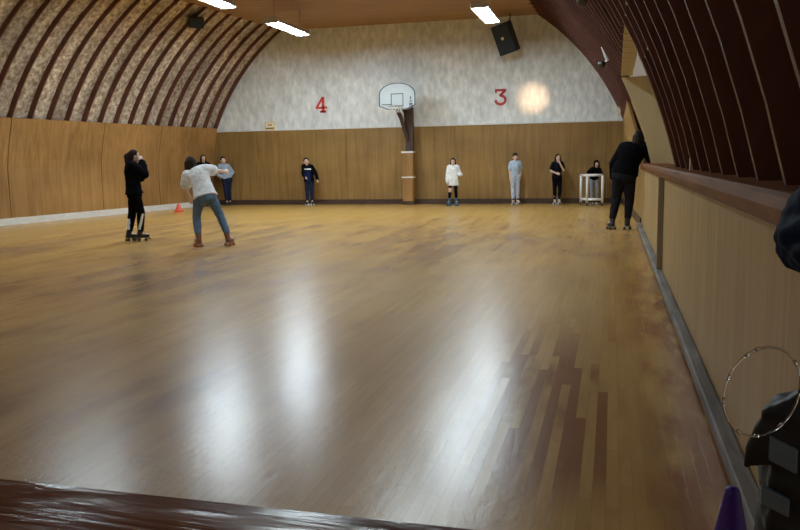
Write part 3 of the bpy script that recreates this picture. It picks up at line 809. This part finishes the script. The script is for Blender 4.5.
# person half hidden behind that skater
person('person in black with long dark hair, half hidden behind the white T-shirt skater', (-13.2, 23.7, 0), 15, 1.66,
       dict(er=(.26, .06, 1.12), wr=(.06, .2, 1.2), el=(-.26, .05, 1.12), wl=(-.05, .2, 1.16), thumb_r=(0, 0, 1), thumb_l=(0, 0, 1)),
       [TOP('c_black', 'top', a=.02), LEG('c_black', a=.012)], hair=('hair_black', 'long'))
# sweatshirt, hands on hips
person('person in pale blue sweatshirt and dark trousers, hands on hips in the left corner', (-12.75, 24.36, 0), 8, 1.57,
       dict(kid=1, pel=(-.06, -.08, .92), chest=(.0, -.11, 1.2), neck=(.03, -.1, 1.42), head=(.05, -.06, 1.565), sl=(-.14, -.1, 1.375), sr=(.2, -.1, 1.375), er=(.38, -.16, 1.13), wr=(.19, -.04, .98), el=(-.34, -.18, 1.13), wl=(-.21, -.06, .98),
            hl=(-.14, -.07, .89), hr=(.03, -.07, .89), kl=(-.11, .0, .49), kr=(.03, .05, .49), al=(-.12, 0, .085), ar=(.0, .08, .085), hdr=(-.8, .3, -.3), hdl=(.8, .3, -.3), hroll=4),
       [TOP('c_sweat', a=.035, hem=-.02), LEG('c_darkblue', a=.02, to=.86)], hair=('hair_black', 'short'))
# navy and black, leaning
person('person in navy top and dark trousers leaning on the wall, left of the goal post', (-9.66, 24.3, 0), -4, 1.50,
       dict(kid=1, pel=(.02, -.1, .92), chest=(.03, -.12, 1.2), neck=(.07, -.08, 1.41), head=(.10, -.01, 1.54), hroll=10, hyaw=10, sl=(-.11, -.1, 1.36), sr=(.23, -.1, 1.38), el=(-.28, -.1, 1.12), wl=(-.36, .02, .90), er=(.25, -.06, 1.1), wr=(.16, .12, .98),
            hl=(-.07, -.1, .89), hr=(.1, -.1, .89), kl=(-.07, .0, .49), kr=(.1, .0, .49), al=(-.08, .06, .085), ar=(.09, .07, .085)),
       [TOP('c_black', 'jacket', a=.036, hem=-.22, stripe=lambda c, n: 1.26 < c.z < 1.30 and abs(c.x-.06) < .13 and n.y > .3, stripe2=lambda c, n: .8 < c.z < 1.24 and abs(c.x-.06) < .11 and n.y > .2, sm2='c_navy'), LEG('c_darkblue', a=.02, to=.84)],
       hair=('hair_black', 'short'), skates=('boot_black', 'wheel_white'))
# white hoodie
person('person in white hoodie and blue skates, long dark hair, right of the goal post', (-4.75, 23.95, 0), -4, 1.37,
       dict(kid=1, er=(.24, .0, 1.08), wr=(.25, .1, .84), el=(-.27, -.02, 1.14), wl=(-.36, .20, 1.10), thumb_l=(.3, 0, 1), hl=(-.085, 0, .90), kl=(-.1, .05, .49), al=(-.12, .0, .085), kr=(.12, .06, .5), ar=(.16, -.04, .085), fl=20, fr=-25),
       [TOP('c_hoodie', 'hoodie', a=.05, hem=-.34, flare=.015, hoodback=True, wr=.009), LEG('c_black', 'leggings', a=.010, to=.84, wr=.002, sm='skin', stripe=lambda c, n: c.x > .02 and .44 < c.z < .6 and n.y > .2)],
       hair=('hair_black', 'long'), skates=('boot_blue', 'wheel_blue'))
# light blue tee
person('person in light blue T-shirt and pale trousers standing at the wall', (-2.88, 24.4, 0), 14, 1.49,
       dict(kid=1, er=(.22, -.03, 1.1), wr=(.22, .03, .85), el=(-.23, -.04, 1.1), wl=(-.2, .03, .85), pel=(0, -.06, .93), kl=(-.085, .0, .49), kr=(.085, .01, .49), al=(-.075, .03, .085), ar=(.085, .05, .085)),
       [TOP('c_blue', 'shirt', a=.026, hem=-.06, sleeve=.4), LEG('c_palepants', a=.026, to=.78), dict(k='legs', m='c_black', n='socks', a=.010, to=.95, wr=0)],
       hair=('hair_black', 'fringe'), skates=('boot_pale', 'wheel_white'))
# black tee, hand to the face
person('person in black T-shirt and leggings, one hand to the face, beside the white frame', (-1.60, 24.4, 0), 4, 1.45,
       dict(kid=1, pel=(.01, -.1, .92), chest=(.0, -.12, 1.2), neck=(-.01, -.1, 1.42), head=(-.02, -.05, 1.56), hyaw=10, er=(.27, -.02, 1.12), wr=(.06, .14, 1.04), el=(-.25, .02, 1.14), wl=(-.08, .09, 1.40), hdl=(.4, -.2, 1), thumb_l=(1, 0, 0), thumb_r=(0, 0, 1),
            sl=(-.18, -.1, 1.375), sr=(.16, -.1, 1.375), hl=(-.075, -.1, .89), hr=(.095, -.1, .89), al=(-.06, .05, .085), ar=(.09, .07, .085)),
       [TOP('c_black2', 'shirt', a=.022, hem=-.08, sleeve=.4), LEG('c_black', 'leggings', a=.014, to=.86)], hair=('hair_black', 'long'), skates=('boot_pale', 'wheel_white'))
# behind the frame
person('person in black hood and grey jeans holding the white pipe frame', (-.47, 24.45, 0), 8, 1.27,
       dict(kid=1, pel=(.03, -.16, .93), chest=(.02, -.06, 1.2), neck=(.0, .03, 1.38), head=(-.02, .10, 1.50), sl=(-.17, .02, 1.31), sr=(.17, .02, 1.33), er=(.36, .14, 1.2), wr=(.46, .30, 1.16), el=(-.27, .1, 1.08), wl=(-.28, .28, 1.02), thumb_r=(-.3, 1, .5), hpitch=-12,
            hl=(-.06, -.15, .9), hr=(.12, -.15, .9), kl=(-.08, -.08, .49), kr=(.12, -.08, .49), al=(-.09, -.1, .085), ar=(.12, -.1, .085)),
       [TOP('c_black', 'sweater', a=.03, hem=-.03), LEG('c_greyjeans', 'jeans', a=.02, to=.86)], hair=('c_black', 'hood'), skates=('boot_black', 'wheel_white'))
# big man at the rail, seen from behind
person('large person in black sweater and charcoal jeans leaning on the right rail', (.20, 16.05, 0), 168, 1.80,
       dict(pel=(.06, -.06, .98), chest=(.13, -.02, 1.26), neck=(.21, .03, 1.48), head=(.265, .11, 1.625), hpitch=-10, sl=(.03, .0, 1.42), sr=(.40, .05, 1.42), el=(-.15, .0, 1.14), wl=(-.17, .08, .90), er=(.53, .12, 1.185), wr=(.44, .38, 1.23), thumb_r=(-.5, 0, 1),
            hl=(-.04, -.05, .93), hr=(.14, -.05, .93), kl=(-.10, .0, .49), kr=(.14, .02, .49), al=(-.14, -.16, .085), ar=(.12, -.04, .085), fl=35, fr=5),
       [TOP('c_black', 'sweater', a=.055, hem=-.04), LEG('c_darkgrey', 'jeans', a=.026, to=.82)], hair=('hair_black', 'bob'), girth=1.24, skates=('boot_black', 'wheel_dark'), voxel_size=.009)
# nearby person, only the elbow in the picture
c = V3((.724, 1.72, 0))
person('person in midnight blue padded jacket, bent elbow at the right edge of the picture', tuple(c), -14, 1.70,
       dict(er=(.33, .02, 1.165), wr=(.10, .22, 1.13), el=(-.28, .05, 1.1), wl=(-.05, .24, 1.12), thumb_r=(0, 0, 1), thumb_l=(0, 0, 1)),
       [TOP('c_midnight', 'jacket', a=.055, hem=-.12, sleeve=.95, wr=.012, vox=.010), LEG('c_darkblue', a=.018, to=.97)], hair=('hair_brown', 'short'), girth=1.05)

# ------------------------------------------------------------------ skating frame, cones, bag, hoop
fx, fy = -.62, 23.95
t = thing('skate_trainer', 'white pipe skating frame on small wheels in front of the hooded person', 'skating frame', (fx, fy, 0), math.radians(-4))
r = .038; Wd = .36; Dp = .5; zt, zb = .90, .19
def pipe(name, *p): return MB().tube(p, r, 12).build(name, M['pvc'], t, smooth=True)
posts = [(-Wd, 0), (Wd, 0), (-Wd+.18, Dp), (Wd-.0, Dp)]
posts = [(-Wd, 0), (Wd, 0), (-.12, -.28), ]
for qx, qy in ((-.27, .12), (-.06, -.18), (.38, -.18)):
    pipe('upright', (qx, qy, zb-.09), (qx, qy, zt))
    w = MB(); w.lathe([(.012, -.016), (.045, -.016), (.05, 0), (.045, .016), (.012, .016)], (qx, qy, .05), 14, 'X'); w.build('caster_wheel', M['wheel_dark'], t)
    f_ = MB(); f_.box(qx-.028, qx-.02, qy-.02, qy+.02, .05, .11); f_.box(qx+.02, qx+.028, qy-.02, qy+.02, .05, .11); f_.box(qx-.028, qx+.028, qy-.02, qy+.02, .1, .115); f_.build('caster_fork', M['steel'], t)
for z in (zt, zb):
    pipe('side_rail', (-.27, .12, z), (-.06, -.18, z)); pipe('front_rail', (-.06, -.18, z), (.38, -.18, z))

def cone(x, y, h, rad, mat, label):
    t = thing('training_cone', label, 'cone', (x, y, 0))
    prof = [(rad, .03), (rad*.96, .032), (rad*.22, h*.95), (rad*.18, h*.985), (rad*.10, h)]
    MB().lathe(prof, n=24).build('cone_body', mat, t, smooth=True)
    mb = MB(); k = rad*1.25; mb.prism([V3((k*math.cos(a)*1.0, k*math.sin(a), 0)) for a in [PI/4+PI/2*j for j in range(4)]], (0, 0, .03)); mb.build('base', mat, t, bevel=.01)
cone(-12.65, 21.1, .27, .12, M['cone_red'], 'small orange red cone by the white skirting of the left wall')
cone(.357, 2.345, .46, .105, M['cone_purple'], 'purple cone at the foot of the right rail')

# bag hanging from the near person's shoulder
bx, by, bz = .375, 1.5, .74
t = thing('shoulder_bag', 'black shoulder bag with glossy panels below the blue elbow', 'bag', (bx, by, bz), math.radians(-10))
def rbox(w, d, h, rr=.03, n=6):
    pass
mb = MB(); mb.cap((-.035, 0, -.28), (-.03, 0, .19), .075, .07); mb.cap((.11, 0, -.28), (.11, 0, .21), .075, .07); mb.cap((-.035, 0, -.28), (.11, 0, -.28), .075, .075); mb.cap((-.03, 0, .19), (.11, 0, .21), .07, .07); mb.box(-.085, .16, -.07, .07, -.32, .2)
mobj('bag_body', voxel(mb, .008, 3, .006, 16.), M['bag'], t)
mb = MB()
pts = [(-.132, .128), (-.10, .24), (-.04, .28), (.17, .315), (.2, .2), (.18, .11), (.02, .12), (-.085, .145)]
mb.prism([V3((x, -.10, z)) for x, z in pts], (0, .03, 0)); mb.box(-.04, .17, -.085, .03, .24, .295)
mobj('flap', voxel(mb, .007, 3, .005, 18.), M['bag'], t)
for (x0, x1, z0, z1) in ((-.088, -.042, .155, .20), (-.098, -.05, .065, .10)):
    mb = MB(); mb.prism([V3((x0, -.106 if z0 > .1 else -.083, z0)), V3((x1, -.106 if z0 > .1 else -.083, z0-.02)), V3((x1, -.106 if z0 > .1 else -.083, z1-.02)), V3((x0, -.106 if z0 > .1 else -.083, z1))], (0, .012, 0)); mb.build('glossy_panel', M['vinyl'], t, bevel=.004)
mb = MB(); mb.tube([(.05, -.03, .27), (.06, -.06, .34), (.11, -.06, .35), (.13, -.03, .28)], .014, 8); mb.build('grab_handle', M['black'], t, smooth=True)
mb = MB(); mb.tube([(.16, 0, .24), (.19, .03, .40), (.22, .08, .62), (.25, .16, .76), (.27, .24, .76)], .012, 8); mb.build('strap', M['black'], t, smooth=True)
hc = V3((.243, 1.345, 1.035))
mb = MB(); N_ = 48; hp_ = []
for k in range(N_):
    a = 2*PI*k/N_; u = .060*math.cos(a); v = .077*math.sin(a); ti = math.radians(-12)
    hp_.append(V3((u*math.cos(ti)-v*math.sin(ti), .02*math.cos(a), u*math.sin(ti)+v*math.cos(ti))))
t2 = thing('clear_hoop', 'thin clear plastic hoop hanging in front of the black bag', 'hoop', tuple(hc))
mb.tube(hp_, .0018, 8, close=True); mb.build('cord', M['clear'], t2, smooth=True)
for k in (6, 15, 17, 22, 26, 33, 37, 42):
    mb = MB(); mb.tube([hp_[k], hp_[(k+1) % N_]], .0032, 8); mb.build('bead', M['clear'], t2, smooth=True)

mb = MB(); mb.tube([hp_[1], V3((.075, .03, .01)), V3((.105, .05, .03))], .004, 8); mb.build('clip', M['black'], t2, smooth=True)

# ------------------------------------------------------------------ world and camera
w = bpy.data.worlds.new('world'); scn.world = w; w.use_nodes = True
w.node_tree.nodes['Background'].inputs['Color'].default_value = (1., .86, .72, 1)
w.node_tree.nodes['Background'].inputs['Strength'].default_value = .10

F = 780.
def pd(u, v): return V3(((u-400)/F, -(v-265)/F, -1.))
Yc = pd(612, 157).normalized(); Zc = Yc.cross(pd(1612, 157-17.7)).normalized()
if Zc.y < 0: Zc = -Zc
Xc = Yc.cross(Zc)
cam = bpy.data.cameras.new('camera'); cam.sensor_width = 36; cam.lens = 36*F/800; cam.clip_start = .02
co = bpy.data.objects.new('camera', cam); col.objects.link(co)
co.matrix_world = Matrix.Translation((0, 0, 1.42)) @ Matrix((Xc, Yc, Zc)).to_4x4()
scn.camera = co
vs = scn.view_settings; vs.view_transform = 'Standard'; vs.look = 'None'; vs.gamma = 1; vs.use_curve_mapping = False
vs.exposure = 1.3
